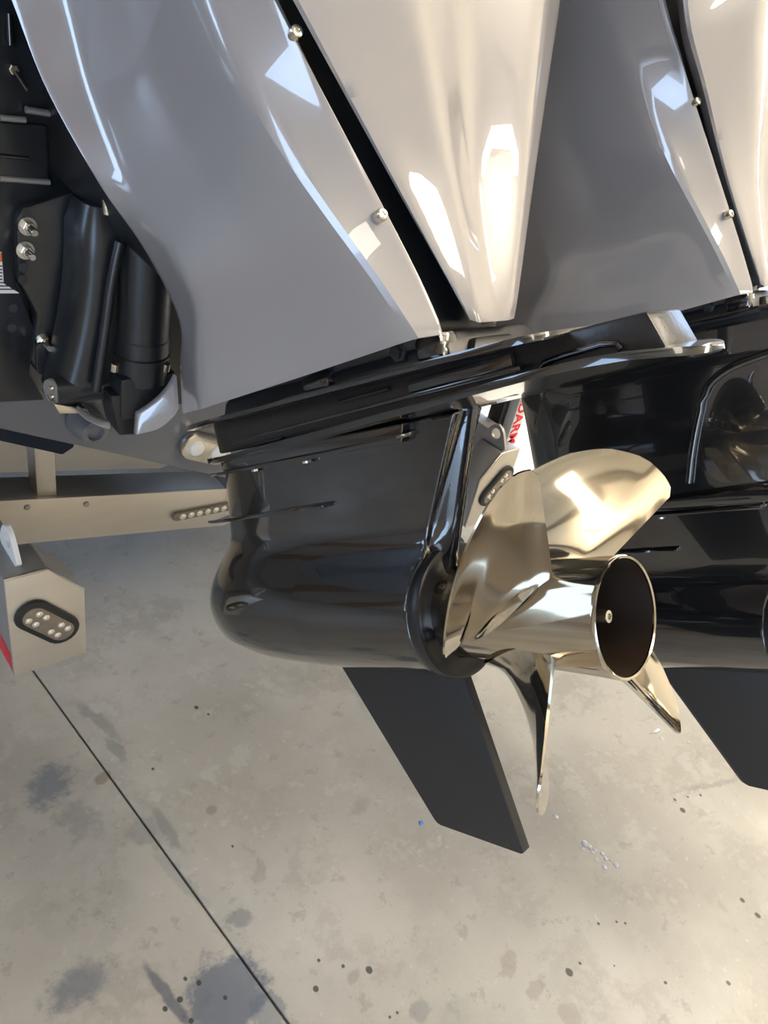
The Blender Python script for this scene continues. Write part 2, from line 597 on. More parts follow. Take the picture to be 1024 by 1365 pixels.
# ceiling lamps: long housings with a lit tray
lamp_spots = [(0.6, -2.4, 'aft middle', 14), (3.2, -2.4, 'aft starboard', 45), (1.9, -0.7, 'middle', 62), (3.8, -0.5, 'starboard', 55)]
for x, y, where, watt in lamp_spots:
    lp = empty('ceiling_lamp', (x, y, CEIL - 0.75))
    tag(lp, 'broad white ceiling lamp with a lit tray, %s of the bay' % where, 'lamp', 'ceiling lamps over the boat bay')
    prism('housing', [(-0.24, 0.04), (0.24, 0.04), (0.28, -0.01), (-0.28, -0.01)], 1, -0.85, 0.85, 'white', lp, 0.004)
    tube('hanger', [(0, -0.5, 0.03), (0, -0.5, 0.75)], 0.006, 'bolt', lp, 8)
    tube('hanger', [(0, 0.5, 0.03), (0, 0.5, 0.75)], 0.006, 'bolt', lp, 8)
    for up_fill in (0, 1):
        ld = bpy.data.lights.new('lamp_tray_and_fill', 'AREA')
        ld.shape = 'RECTANGLE'
        ld.size, ld.size_y = 0.5, 1.6
        ld.energy = 50 if up_fill else watt  # upward panel is added to make the ceiling a broad bright source
        ld.color = (1.0, 0.89, 0.73)
        lo_ = bpy.data.objects.new('lamp_tray_and_fill', ld)
        COL.objects.link(lo_)
        lo_.parent = lp
        lo_.location = (0, 0, 0.046 if up_fill else -0.014)
        lo_.rotation_euler = (PI if up_fill else 0, 0, 0)

# ------------------------------------------------------------------ outboard motors
ROT = Matrix([[float((CW @ ML[c])[r]) for c in range(3)] for r in range(3)])
RING_W = CW @ RING + np.array([0, 0, CAM_H])
SPACING = 0.66


def torpedo_r(y):
    t = np.clip((y - 0.2) / 0.345, 0, 1)
    r = 0.0895 * np.sqrt(np.maximum(1 - t ** 4, 0))
    return np.where(y < 0.2, 0.0895 - 0.006 * np.clip((0.2 - y) / 0.2, 0, 1.2), r)


def gear_field(X, Y, Z):
    rho = np.sqrt(X * X + Z * Z)
    t = np.clip((Y - 0.2) / 0.294, 0, 3)
    sup = np.sqrt((rho / 0.0895) ** 2 + t ** 4)           # 1 on the bullet
    d_nose = (sup - 1) * 0.0895
    d_body = rho - torpedo_r(np.minimum(Y, 0.2))
    torp = np.where(Y > 0.2, d_nose, d_body)
    torp = np.maximum(torp, -Y - 0.016)
    zc = np.clip(Z, -0.02, 0.3)
    le = 0.434 - 0.24 * (zc - 0.08)
    te = -0.019 - 0.567 * (zc - 0.097)
    c = (le - Y) / (le - te)
    cc = np.clip(c / 0.34, 0, 1)
    half = 0.043 * np.sqrt(np.maximum(1 - (1 - cc) ** 2, 0)) - 0.016 * np.clip((c - 0.34) / 0.66, 0, 1) ** 1.3
    # distance-like field for the blunt-nosed strut
    nose_c = np.clip((c - 0.34) / 0.34, -3, 0)
    strut = np.where(c < 0.34, (np.sqrt((X / 0.043) ** 2 + nose_c ** 2) - 1) * 0.043, np.abs(X) - half)
    strut = np.maximum(strut, (te - Y))
    strut = np.maximum(strut, Z - 0.245)
    strut = np.maximum(strut, -Z - 0.02)
    te2 = -0.040 - 0.424 * (zc - 0.094)
    post = np.maximum(np.maximum(np.abs(X) - 0.024 * np.sqrt(np.clip((Y - te2 + 0.012) / 0.045, 0.0, 1)), te2 - 0.012 - Y), Y - 0.15)
    post = np.maximum(np.maximum(post, Z - 0.25), -Z + 0.05)
    leg = smin(strut, post, 0.006)
    return smin(torp, leg, 0.042)


def plate_rings(stations, th, drop):
    """stations: (y, half width, edge z, extra drop of the underside at the middle)"""
    rings = []
    for y, w_, z, *dd in stations:
        dr = dd[0] if dd else drop
        w_ = max(w_, 0.0015)
        t = min(th, 0.002 + w_ * 0.2)
        rings.append([(-w_, y, z), (-w_ * 0.992, y, z + t * 0.5), (0, y, z + t * 0.55), (w_ * 0.992, y, z + t * 0.5), (w_, y, z),
                      (w_ * 0.992, y, z - t * 0.5), (w_ * 0.45, y, z - t * 0.5 - dr * 0.6), (0, y, z - t * 0.5 - dr), (-w_ * 0.45, y, z - t * 0.5 - dr * 0.6), (-w_ * 0.992, y, z - t * 0.5)])
    return rings


def housing_poly(y_nose, y_aft, w0, w1, n=10):
    """planform with a rounded nose; starboard and port alike"""
    R_ = w0
    right = [(w1, y_aft)]
    for t in np.linspace(0, PI, 2 * n + 1):
        right.append((R_ * math.cos(t), y_nose - R_ * 1.5 + R_ * 1.5 * math.sin(t)))
    right.append((-w1, y_aft))
    return right


def blade_mesh():
    """one blade of the left-handed propeller; angles counter-clockwise seen from aft"""
    phis = np.concatenate([np.linspace(-3, 8, 8), np.linspace(12, 76, 22)])
    op = [-3, -1.5, 1, 4, 8, 12, 22, 34, 48, 60, 68, 73, 76]
    orr = [0.196, 0.207, 0.2135, 0.217, 0.2185, 0.217, 0.207, 0.188, 0.160, 0.135, 0.110, 0.085, 0.062]
    root = 0.052
    nv = 18

    def mid(r, ph):
        y = -0.184 - 0.35 * (r - 0.063) + 0.0016 * ph
        y -= 0.006 * max(0, 1 - (ph + 3) / 10) ** 2
        t = math.radians(ph)
        return np.array([r * math.cos(t), y, r * math.sin(t)])

    up, lo = [], []
    for i, ph in enumerate(phis):
        rm = float(np.interp(ph, op, orr))
        cu, cl = [], []
        for k in range(nv):
            f = k / (nv - 1)
            f = 1 - (1 - f) ** 1.4
            r = root + (rm - root) * f
            p = mid(r, ph)
            e = 1e-3
            nrm = np.cross(mid(r + e, ph) - p, mid(r, ph + 0.5) - p)
            nrm = unit(nrm)
            u_ = (ph + 3) / 79.0
            th = (0.0015 + 0.0085 * (1 - (r - root) / 0.17) * max(0, 4 * u_ * (1 - u_)) ** 0.7)
            th *= min(1, 0.25 + 2.2 * (1 - f))
            th = max(th, 0.0012)
            fil = 0.012 * math.exp(-((r - root - 0.008) / 0.010)) * (0.3 + 0.7 * (4 * u_ * (1 - u_)))
            cu.append(p + nrm * (th + fil))
            cl.append(p - nrm * (th + fil))
        up.append(cu)
        lo.append(cl)
    bm = bmesh.new()
    U = [[bm.verts.new(p) for p in c] for c in up]
    Lw = [[bm.verts.new(p) for p in c] for c in lo]
    n, k = len(U), nv
    for i in range(n - 1):
        for j in range(k - 1):
            bm.faces.new((U[i][j], U[i][j+1], U[i+1][j+1], U[i+1][j]))
            bm.faces.new((Lw[i+1][j], Lw[i+1][j+1], Lw[i][j+1], Lw[i][j]))
        bm.faces.new((U[i][-1], Lw[i][-1], Lw[i+1][-1], U[i+1][-1]))
        bm.faces.new((U[i][0], U[i+1][0], Lw[i+1][0], Lw[i][0]))
    for j in range(k - 1):
        bm.faces.new((U[0][j], Lw[0][j], Lw[0][j+1], U[0][j+1]))
        bm.faces.new((U[-1][j], U[-1][j+1], Lw[-1][j+1], Lw[-1][j]))
    bmesh.ops.recalc_face_normals(bm, faces=bm.faces)
    me = bpy.data.meshes.new('blade')
    bm.to_mesh(me)
    bm.free()
    me.shade_smooth()
    me.set_sharp_from_angle(angle=math.radians(50))
    return me


BLADE = blade_mesh()


def propeller(parent, off, turn):
    prof = [(0.0, 0.040), (0.0, 0.056), (0.012, 0.057), (0.05, 0.058), (0.12, 0.060), (0.20, 0.0635), (0.243, 0.066), (0.247, 0.0662), (0.249, 0.0648), (0.248, 0.0625), (0.20, 0.060), (0.06, 0.057), (0.05, 0.02)]
    hub = lathe('propeller', prof, (0, -0.008, 0), (0, -1, 0), 'steel', parent, 72, 40)
    hub.location = off
    tag(hub, 'polished stainless propeller')
    lathe('bore_lining', [(0.246, 0.0622), (0.20, 0.0595), (0.07, 0.0565), (0.069, 0.001)], (0, -0.008, 0), (0, -1, 0), 'bore', hub, 48, 40, False)
    lathe('shaft_bolt', [(0.07, 0.016), (0.16, 0.016), (0.165, 0.011), (0.185, 0.008), (0.226, 0.0075), (0.2275, 0.0068), (0.2278, 0.0035), (0.224, 0.003), (0.224, 0.0001)], (0, -0.008, 0), (0, -1, 0), 'bolt', hub, 20, 40)
    for k in range(6):
        t = math.radians(192 + 60 * k)
        d = Vector((math.cos(t), 0, math.sin(t)))
        h = lathe('vent_hole_shade', [(0, 0.0), (0.0004, 0.0075), (0.0006, 0.0095), (0, 0.0105)], d * 0.0572 + Vector((0, -0.040, 0)), d, 'bore', hub, 16, 60)  # solid dark disc paints the shade inside a vent hole
    for k in range(4):
        b = obj_from('blade', BLADE, 'steel', hub)
        b.rotation_euler = (0, -math.radians(turn + 90 * k), 0)
    return hub


def cowl_lines():
    """vertical polylines (top to bottom) of the port side of the cowl, motor frame"""
    def track(pts, axis, vals):
        return [L(px, py, axis, v) for (px, py), v in zip(pts, vals)]
    e3 = track([(366, 0), (420, 103), (469, 195), (516, 284), (560, 370), (586, 428), (591, 446)], 1, [-.165] * 7)
    s3 = [p[0] for p in e3]
    e2p = [(268, 0), (311, 90), (363, 184), (437, 290), (500, 374), (540, 432), (554, 452)]
    e2 = track(e2p, 1, [-.105, -.115, -.125, -.138, -.148, -.153, -.154])
    s2 = [p[0] for p in e2]
    e1p = [(92, 0), (118, 110), (180, 262), (248, 372), (262, 408), (262, 480), (267, 546)]
    e1 = track(e1p, 0, [s2[0] + .03, s2[1] + .025, s2[2] + .012, s2[3] - .008, s2[4] - .022, s2[5] - .016, s2[6] - .008])
    e0p = [(15, 0), (60, 115), (135, 250), (192, 332), (238, 425), (240, 490), (243, 552)]
    e0 = track(e0p, 0, [s2[0] - .005, s2[1] - .005, s2[2] + .0, s2[3] + .008, s2[4] + .02, s2[5] + .03, s2[6] + .03])

    def lift(c, ztop):
        d = c[0] - c[1]
        d = d / d[2]
        k = max(ztop - c[0][2], 0.02)
        a = c[0] + d * min(0.09, k * 0.5)
        return [a + d * np.array([0.3, 1, 1]) * (ztop - a[2]), a] + c
    return [lift(e0, 1.02), lift(e1, 1.0), lift(e2, 0.95), lift(e3, 0.92)]


def build_motor(name, label, org_w, ext, turn, shared=None):
    mt_ = empty(name, Vector(org_w), ROT)
    tag(mt_, label, 'outboard motor', 'pair of outboard motors on the transom')
    low = Vector((0, -0.085, -0.245)) if ext else Vector((0, 0, 0))
    E0, E1, E2, E3 = cowl_lines()
    # --- cowling
    mid = [(a + b) / 2 + np.array([0.006, 0, 0]) for a, b in zip(E1, E2)]
    sheet('side_cowl', [E0, E1, mid, E2, E3], 'grey', mt_, 0.008, 0.003, 24, 1, 44, 8, (1,))
    vt = [(L(390, 0, 1, -.182), L(553, 0, 1, -.224), L(727, 0, 1, -.220), L(750, 0, 1, -.182)),
          (L(508, 215, 1, -.165), L(598, 215, 1, -.182), L(702, 215, 1, -.182), L(718, 215, 1, -.165)),
          (L(612, 402, 1, -.160), L(634, 402, 1, -.166), L(682, 402, 1, -.166), L(691, 402, 1, -.160)),
          (L(625, 426, 1, -.158), L(638, 430, 1, -.162), L(678, 427, 1, -.162), L(687, 424, 1, -.158))]
    cols = [[r[i] for r in vt] for i in range(4)]
    for c in cols:
        d = c[0] - c[1]
        d = d / d[2]
        a = c[0] + d * 0.07
        c.insert(0, a)
        c.insert(0, a + d * np.array([0.3, 1, 1]) * (0.92 - a[2]))
    back = lambda c, dx: [p + np.array([dx, 0.022, 0]) for p in c]
    cen = [(a + b) / 2 + np.array([0, 0.022, 0]) * min(1, (a[2] - .33) * 6) for a, b in zip(cols[1], cols[2])]
    sheet('rear_cowl', [back(cols[0], 0.034), cols[0], cols[1], cen, cols[2], cols[3], back(cols[3], -0.034)], 'grey', mt_, 0.004, 0.0015, 24, 1, 40, 6, (1,))
    # starboard flank of the cowl, running forward from the rear panel
    R3 = [p + np.array([0.004, 0.03, 0]) for p in cols[3]]
    R2 = [p + np.array([0.012, 0.13, 0]) for p in cols[3]]
    R1 = [p + np.array([-0.02, 0.42, 0.0]) for p in cols[3]]
    sheet('side_cowl', [R3, R2, R1], 'grey', mt_, 0.008, 0.002, 30, 1, 24, 3)
    # black core behind the panels (shows in the seams)
    core = []
    for z, w_, wr, ya, yf in ((0.318, 0.088, 0.05, -0.125, 0.20), (0.345, 0.095, 0.052, -0.128, 0.20), (0.5, 0.15, 0.125, -0.135, 0.27), (0.65, 0.215, 0.195, -0.14, 0.36), (0.80, 0.235, 0.215, -0.14, 0.44), (0.93, 0.235, 0.215, -0.12, 0.47)):
        core.append([(-w_, ya, z), (wr, ya, z), (wr, yf, z), (-w_ * 0.85, yf, z)])
    loft('engine_core', core, 'satin', mt_, 0.004)
    # cowl lid (above the frame)
    loft('top_cowl', [[(-0.26, -0.15, 0.925), (0.23, -0.15, 0.925), (0.23, 0.46, 0.95), (-0.22, 0.48, 0.95)], [(-0.23, -0.10, 1.0), (0.2, -0.10, 1.0), (0.2, 0.44, 1.01), (-0.19, 0.46, 1.01)]], 'grey', mt_, 0.02, 35, True, 3)
    # screws in the cream edge
    for px, py in ((508, 287), (394, 44)):
        p = L(px, py, 1, -0.166)
        sc = lathe('cowl_screw', [(-0.004, 0.0062), (0.0015, 0.0062), (0.004, 0.0052), (0.0046, 0.004), (0.0046, 0.0024), (0.003, 0.0022), (0.003, 0.0001)], p, (-0.25, -1, 0), 'bolt', mt_, 18, 30)
    # --- pan under the cowl
    pan = [[(-w_, ya, z), (w_, ya, z), (w_, yf, z), (w_ * 0.6, yf + 0.03, z), (-w_ * 0.6, yf + 0.03, z), (-w_, yf, z)] for z, w_, ya, yf in ((0.296, 0.085, -0.16, 0.26), (0.318, 0.082, -0.155, 0.25), (0.33, 0.07, -0.15, 0.24))]
    loft('lower_pan', pan, 'satin', mt_, 0.004)
    bp = L(533, 470, 0, -0.086)
    lathe('pan_bolt', [(0, 0.0105), (0.004, 0.0105), (0.0045, 0.0075), (0.010, 0.007), (0.010, 0.0001)], bp, (-1, -0.1, 0.05), 'cast', mt_, 6, 20)
    box('pan_lug', (-0.092, -0.155, 0.302), (-0.06, -0.118, 0.330), 'gloss', mt_, 0.006)
    box('pan_lug', (-0.094, 0.02, 0.302), (-0.06, 0.07, 0.322), 'gloss', mt_, 0.006)
    loft('rear_hook', [[(-0.06, -0.17, 0.302), (0.03, -0.17, 0.302), (0.03, -0.14, 0.302), (-0.06, -0.14, 0.302)], [(-0.045, -0.165, 0.318), (0.02, -0.165, 0.318), (0.02, -0.14, 0.318), (-0.045, -0.14, 0.318)]], 'satin', mt_, 0.004)
    # --- splash plate
    st = [(.475, .002, .299), (.462, .018, .299), (.44, .035, .300), (.40, .055, .300), (.34, .072, .300), (.25, .086, .3), (.1, .096, .3005), (-.1, .100, .301), (-.23, .100, .300), (-.25, .094, .300), (-.26, .08, .300), (-.264, .05, .3)]
    loft('splash_plate', plate_rings(st, 0.007, 0.0), 'gloss', mt_, 0, 40)

    def put(o):
        o.location = low
        return o
    # --- gear housing below it
    def hz(z0, z1, yn, ya0, ya1, w0, w1):
        a = [(x, y, z0) for x, y in housing_poly(yn, ya0, w0, w1)]
        b = [(x, y, z1) for x, y in housing_poly(yn, ya1, w0, w1)]
        return [a, b]
    if not ext:
        put(loft('upper_housing', hz(0.2505, 0.2975, 0.385, -0.20, -0.205, 0.048, 0.042), 'orange_peel', mt_, 0.003))
        put(loft('tail_block', [[(-0.040, -0.19, 0.264), (0.040, -0.19, 0.264), (0.036, -0.360, 0.264), (-0.036, -0.360, 0.264)], [(-0.040, -0.19, 0.301), (0.040, -0.19, 0.301), (0.036, -0.346, 0.301), (-0.036, -0.346, 0.301)]], 'orange_peel', mt_, 0.004))
        # raised rails along the flank; proud dark bars paint the shade of slots
        for sx in (-1, 1):
            put(prism('flank_rail', [(-0.215, 0.274), (0.30, 0.262), (0.30, 0.266), (-0.215, 0.2795)], 0, sx * 0.0455, sx * 0.0515, 'gloss', mt_, 0.001))
            put(prism('flank_slot_shade', [(0.185, 0.2535), (0.305, 0.2515), (0.305, 0.2545), (0.19, 0.2575), (0.183, 0.256)], 0, sx * 0.046, sx * 0.0525, 'satin', mt_, 0.001))
            put(prism('flank_slot_shade', [(-0.03, 0.285), (0.06, 0.283), (0.06, 0.287), (-0.03, 0.289)], 0, sx * 0.044, sx * 0.0505, 'satin', mt_, 0.001))
            put(prism('flank_pad', [(-0.205, 0.279), (-0.06, 0.2765), (-0.06, 0.290), (-0.205, 0.2935)], 0, sx * 0.040, sx * 0.0485, 'gloss', mt_, 0.0015))
            put(tube('drain_channel', [(sx * 0.040, -0.232, 0.2715), (sx * 0.0415, -0.238, 0.2765), (sx * 0.041, -0.26, 0.279), (sx * 0.0395, -0.30, 0.281), (sx * 0.039, -0.315, 0.2785), (sx * 0.039, -0.318, 0.273)], 0.0035, 'gloss', mt_, 8))
    else:
        # long midsection of this motor
        rings = []
        for z, yn, ya, w0, w1 in ((0.298, 0.34, -0.215, 0.068, 0.055), (0.2, 0.335, -0.22, 0.066, 0.055), (0.03, 0.335, -0.22, 0.062, 0.052), (-0.01, 0.335, -0.22, 0.058, 0.05)):
            rings.append([(x, y, z) for x, y in housing_poly(yn, ya, w0, w1)])
        loft('long_midsection', rings, 'gloss', mt_, 0.003)
        for sx in (-1, 1):
            pts = [(-0.21, .234), (-0.15, .228), (-0.10, .217), (-0.065, .196), (-0.045, .16), (-0.02, .09), (-0.005, .035)]
            tube('flank_rib', catmull([(sx * 0.060, y, z) for y, z in pts], 24), 0.0075, 'gloss', mt_, 8)
        put(loft('upper_housing', hz(0.236, 0.285, 0.40, -0.33, -0.33, 0.058, 0.05), 'gloss', mt_, 0.003))
    av = [(.432, .002, .243, 0), (.425, .016, .243, 0), (.41, .03, .243, .002), (.38, .047, .243, .006), (.33, .058, .243, .008), (.25, .064, .246, .008), (.1, .075, .251, .008), (0, .085, .255, .009), (-.1, .096, .259, .011), (-.2, .104, .264, .013),
          (-.27, .104, .267, .013), (-.31, .094, .2675, .012), (-.34, .078, .266, .009), (-.365, .056, .262, .006), (-.381, .035, .2585, .003), (-.389, .016, .257, .001), (-.392, .003, .2565, 0)]
    put(loft('ventilation_plate', plate_rings(av, 0.008, 0.0), 'gloss', mt_, 0, 50))
    put(loft('pump_band', hz(0.222, 0.2445, 0.388, -0.030, -0.038, 0.0495, 0.046), 'gloss', mt_, 0.002))
    st2 = [(.428, .002, .2205), (.42, .018, .2205), (.40, .036, .2205), (.36, .050, .221), (.28, .056, .222), (.1, .0565, .2245), (0, .055, .228), (-.03, .053, .2295), (-.04, .04, .23)]
    put(loft('pump_plate', plate_rings(st2, 0.0045, 0.0), 'gloss', mt_, 0, 40))
    for y in (0.262, 0.145):
        sc = lathe('plate_screw', [(0, 0.006), (0.003, 0.006), (0.004, 0.004), (0.004, 0.0001)], (-0.049, y, 0.2195), (0, 0, -1), 'bolt', mt_, 12, 30)
        put(sc)
    # --- leg, bullet and skeg
    if shared is None:
        gc = field_mesh('gearcase', gear_field, (-0.105, -0.14, -0.105), (0.105, 0.555, 0.255), 0.0038, 'gloss', mt_)
    else:
        gc = copy_part(shared['gearcase'], mt_)
    put(gc)
    fin = [(.482, .002, .1435), (.474, .014, .1440), (.45, .030, .1450), (.41, .044, .1465), (.34, .054, .149), (.25, .057, .152), (.19, .054, .1545), (.175, .047, .155), (.172, .03, .155)]
    put(loft('leg_fin', plate_rings(fin, 0.005, 0.0), 'gloss', mt_, 0, 40))
    for sx in (-1, 1):
        put(box('fin_tab', (min(sx * .038, sx * .052), 0.128, 0.1525), (max(sx * .038, sx * .052), 0.178, 0.158), 'gloss', mt_, 0.002))
    sk = [(0.240, -0.060), (0.238, -0.080), (0.100, -0.312), (0.096, -0.3165), (0.090, -0.3185), (-0.056, -0.3245), (-0.061, -0.3215), (-0.0195, -0.090), (-0.010, -0.060)]
    rings = []
    for x, k in ((-0.0075, 0.86), (0.0, 1.0), (0.0075, 0.86)):
        pts = []
        for i, (y, z) in enumerate(sk):
            sharp = 0.012 if i in (0, 1, 2, 3, 4) else 0.0
            pts.append((x, y - (sharp if k < 1 else 0), z))
        rings.append(pts)
    put(loft('skeg', rings, 'skeg', mt_, 0.0015, 30))
    put(lathe('bearing_ring', [(-0.004, 0.082), (0.002, 0.0855), (0.012, 0.0862), (0.016, 0.0845), (0.017, 0.080), (0.0145, 0.076), (0.013, 0.066), (0.013, 0.050), (0.013, 0.0001)], (0, -0.018, 0), (0, -1, 0), 'satin', mt_, 64, 50))
    propeller(mt_, low, turn)
    return mt_, {'gearcase': gc}


motor_a, SH = build_motor('outboard_motor', 'grey and black outboard motor with bare steel propeller, nearest the camera', RING_W, False, 31)
motor_b, _ = build_motor('outboard_motor', 'grey and black long-leg outboard motor at the right edge, behind the propeller', RING_W + np.array([SPACING, 0, 0]), True, 62, SH)

# ------------------------------------------------------------------ boat hull
KX, YT = 0.87, 1.15
hull = empty('boat_hull', (KX, YT, 0))
tag(hull, 'dark grey deep-V boat hull resting on the trailer bunks, stern end', 'boat')


def hull_ring(y, kz, half, chine, top):
    return [(0, y, kz), (half, y, chine), (half + 0.12, y, top), (-half - 0.12, y, top), (-half, y, chine)]


loft('hull_shell', [hull_ring(0.0, 0.490, 1.12, 1.02, 1.10), hull_ring(0.75, 0.485, 1.12, 1.02, 1.10), hull_ring(0.80, 0.485, 1.12, 1.05, 1.75), hull_ring(4.5, 0.48, 1.1, 1.08, 1.9), hull_ring(6.2, 0.80, 0.55, 1.4, 2.1)], 'hull', hull, 0.006)
ul = Wd(271, 595, 1, YT)
# underwater lamp on the transom: two lenses in a pill-shaped bezel
uw = empty('underwater_light', (float(ul[0]), YT, float(ul[2])))
tag(uw, 'pill-shaped steel underwater light with two frosted lenses on the transom', 'light')


def pill(cx, cz, half, r, n=10):
    pts = [(cx + half + r * math.cos(t), cz + r * math.sin(t)) for t in np.linspace(-PI / 2, PI / 2, n)]
    return pts + [(cx - half + r * math.cos(t), cz + r * math.sin(t)) for t in np.linspace(PI / 2, 3 * PI / 2, n)]


def rotp(pts, a):
    return [(x * math.cos(a) - z * math.sin(a), x * math.sin(a) + z * math.cos(a)) for x, z in pts]


prism('bezel', rotp(pill(0, 0, 0.030, 0.029), -0.42), 1, -0.018, 0, 'bolt', uw, 0.006)
for k in (-1, 1):
    lathe('lens', [(0, 0.017), (0.004, 0.016), (0.006, 0.011), (0.0065, 0.0001)], (k * 0.027 * math.cos(0.42), -0.018, -k * 0.027 * math.sin(0.42)), (0, -1, 0), 'frost', uw, 24, 60)
tf = Wd(110, 558, 1, YT)
fit = lathe('drain_fitting', [(0, 0.030), (0.02, 0.029), (0.045, 0.024), (0.047, 0.015), (0.04, 0.014)], (float(tf[0]), YT, float(tf[2])), (0.1, -1, -0.1), 'hull', None, 24, 40)
tag(fit, 'round dark grey through-hull fitting on the transom under the bracket', 'fitting')

# ------------------------------------------------------------------ transom bracket and tilt unit of the near motor
YB = 1.12
br = empty('transom_bracket', (0.40, YB, 0.80))
tag(br, 'black cast transom bracket with steel bolts and tilt cylinder, left of the near motor', 'bracket')


def B(px, py, y=YB):
    p = Wd(px, py, 1, y)
    return Vector((float(p[0]) - 0.40, float(p[1]) - YB, float(p[2]) - 0.80))


def face_poly(pxs, y):
    return [(B(px, py, y).x, B(px, py, y).z) for px, py in pxs]


prism('back_plate', face_poly([(-60, -60), (60, -60), (75, 30), (110, 190), (112, 230), (100, 262), (40, 280), (24, 290), (20, 380), (30, 395), (46, 440), (40, 500), (60, 534), (-60, 540)], YB), 1, 0, 0.028, 'cast', br, 0.003)
prism('side_cheek', face_poly([(30, 278), (100, 255), (118, 230), (135, 260), (150, 330), (140, 440), (100, 540), (75, 500), (50, 498), (42, 480), (50, 420), (24, 370), (22, 292)], YB - 0.012), 1, -0.012, 0.02, 'cast', br, 0.005)
for px, py in ((36, 301), (33, 333), (57, 454)):
    p = B(px, py, YB - 0.012)
    w = lathe('washer', [(0, 0.0125), (0.003, 0.0125), (0.0032, 0.006)], p, (0, -1, 0), 'bolt', br, 20, 40)
    nut = lathe('nut', [(0, 0.0092), (0.008, 0.0092), (0.009, 0.0078)], p + Vector((0, -0.003, 0)), (0, -1, 0), 'bolt', br, 6, 20)
    lathe('stud', [(0, 0.0052), (0.026, 0.0052), (0.028, 0.0042)], p + Vector((0, -0.003, 0)), (0, -1, 0), 'bolt', br, 12, 40)
for px, py in ((35, 283), (31, 357), (30, 373), (18, 411), (16, 437)):
    p = B(px, py, YB - 0.0245)
    lathe('bolt_hole_shade', [(0, 0.0065), (0.0006, 0.0065), (0.0007, 0.005)], p if px > 25 else B(px, py, YB - 0.0002), (0, -1, 0), 'ink_hole_shade', br, 16, 40)  # thin black disc paints the shade of a hole, nothing is bored
pc = B(57, 478, YB - 0.0245)
prism('slot_pad', [(pc.x + x, pc.z + z) for x, z in rotp(pill(0, 0, 0.016, 0.0105), PI / 2)], 1, pc.y - 0.003, pc.y + 0.004, 'cast', br, 0.002)
p = B(106, 228, YB - 0.03)
lathe('pivot_bolt', [(0, 0.010), (0.005, 0.010), (0.0055, 0.006), (0.010, 0.006), (0.010, 0.0001)], p + Vector((0, 0.01, 0)), (0.2, -1, 0), 'bolt', br, 18, 30)
# ribs and edges of the upper casting; aluminium grey paints the white-lit ones
for a, b_, r in (((0, 157), (34, 160), .004), ((34, 146), (82, 154), .0045), ((0, 207), (38, 211), .003), ((0, 238), (66, 243), .004), ((12, 18), (14, 60), .003), ((20, 95), (36, 120), .003)):
    tube('casting_rib', [B(*a, YB - 0.008), B(*b_, YB - 0.008)], r, 'alu_dull' if r > .0035 else 'gloss', br, 8)
box('casting_step', tuple(B(-40, 236, YB) + Vector((0, -0.008, 0))), tuple(B(60, 165, YB) + Vector((0, 0.01, 0))), 'cast', br, 0.004)
lathe('casting_bolt', [(0, 0.0065), (0.006, 0.0065), (0.007, 0.005), (0.007, 0.0001)], B(17, 92, YB), (0, -1, 0), 'bolt', br, 6, 30)
# warning label
lb = prism('warning_label', face_poly([(-30, 336), (2, 336), (5, 378), (26, 391), (-30, 391)], YB - 0.001), 1, -0.0012, 0, 'white', br, 0)
prism('label_header', face_poly([(-30, 337), (2, 337), (3, 349), (-30, 349)], YB - 0.0013), 1, -0.0016, -0.0011, 'orange', lb, 0)
for k in range(8):
    y0 = 354 + k * 4.4
    prism('label_text', face_poly([(-28, y0), (3 if k < 5 else 8 + (k - 5) * 5, y0), (3 if k < 5 else 8 + (k - 5) * 5, y0 + 1.5), (-28, y0 + 1.5)], YB - 0.0013), 1, -0.0016, -0.0011, 'ink_hole_shade', lb, 0)
# swivel housing: tall rounded casting
YS = 1.03
c0, c1 = B(114, 525, YS), B(146, 275, YS)
rings = []
for k, f in enumerate(np.linspace(0, 1, 9)):
    c = c0.lerp(c1, float(f)) + Vector((0.012 * math.sin(PI * f), 0.03, 0))
    wx, wy = 0.046 - 0.006 * f, 0.05
    if k == 8:
        wx, wy = wx * 0.75, wy * 0.75
    rings.append([(c.x + wx * math.copysign(abs(math.cos(t)) ** 0.6, math.cos(t)), c.y + wy * math.copysign(abs(math.sin(t)) ** 0.6, math.sin(t)), c.z) for t in np.linspace(0, 2 * PI, 28, endpoint=False)])
loft('swivel_housing', rings, 'cast', br, 0, 50)
ridge = [B(px, py, YS - 0.035) for px, py in ((128, 520), (140, 440), (150, 370), (160, 322))]
tube('housing_ridge', catmull(ridge, 10), 0.007, 'cast', br, 10)
# end cap with two rivets
pcap = B(72, 522, YS)
lathe('end_cap', [(0, 0.022), (0.10, 0.022)], pcap + Vector((0, 0, 0)), (1, 0, 0), 'cast', br, 24, 40)
lathe('cap_face', [(0, 0.020), (0.004, 0.019), (0.004, 0.0001)], pcap, (-1, -0.3, 0), 'alu_dull', br, 24, 40)
for dz in (0.008, -0.006):
    lathe('rivet', [(0, 0.004), (0.003, 0.003), (0.003, 0.0001)], pcap + Vector((-0.004, -0.004, dz)), (-1, -0.3, 0), 'bolt', br, 10, 40)
prism('anode_bar', face_poly([(68, 534), (112, 541), (118, 547), (76, 548)], YS - 0.01), 1, YS - YB - 0.02, YS - YB + 0.03, 'bolt', br, 0.002)
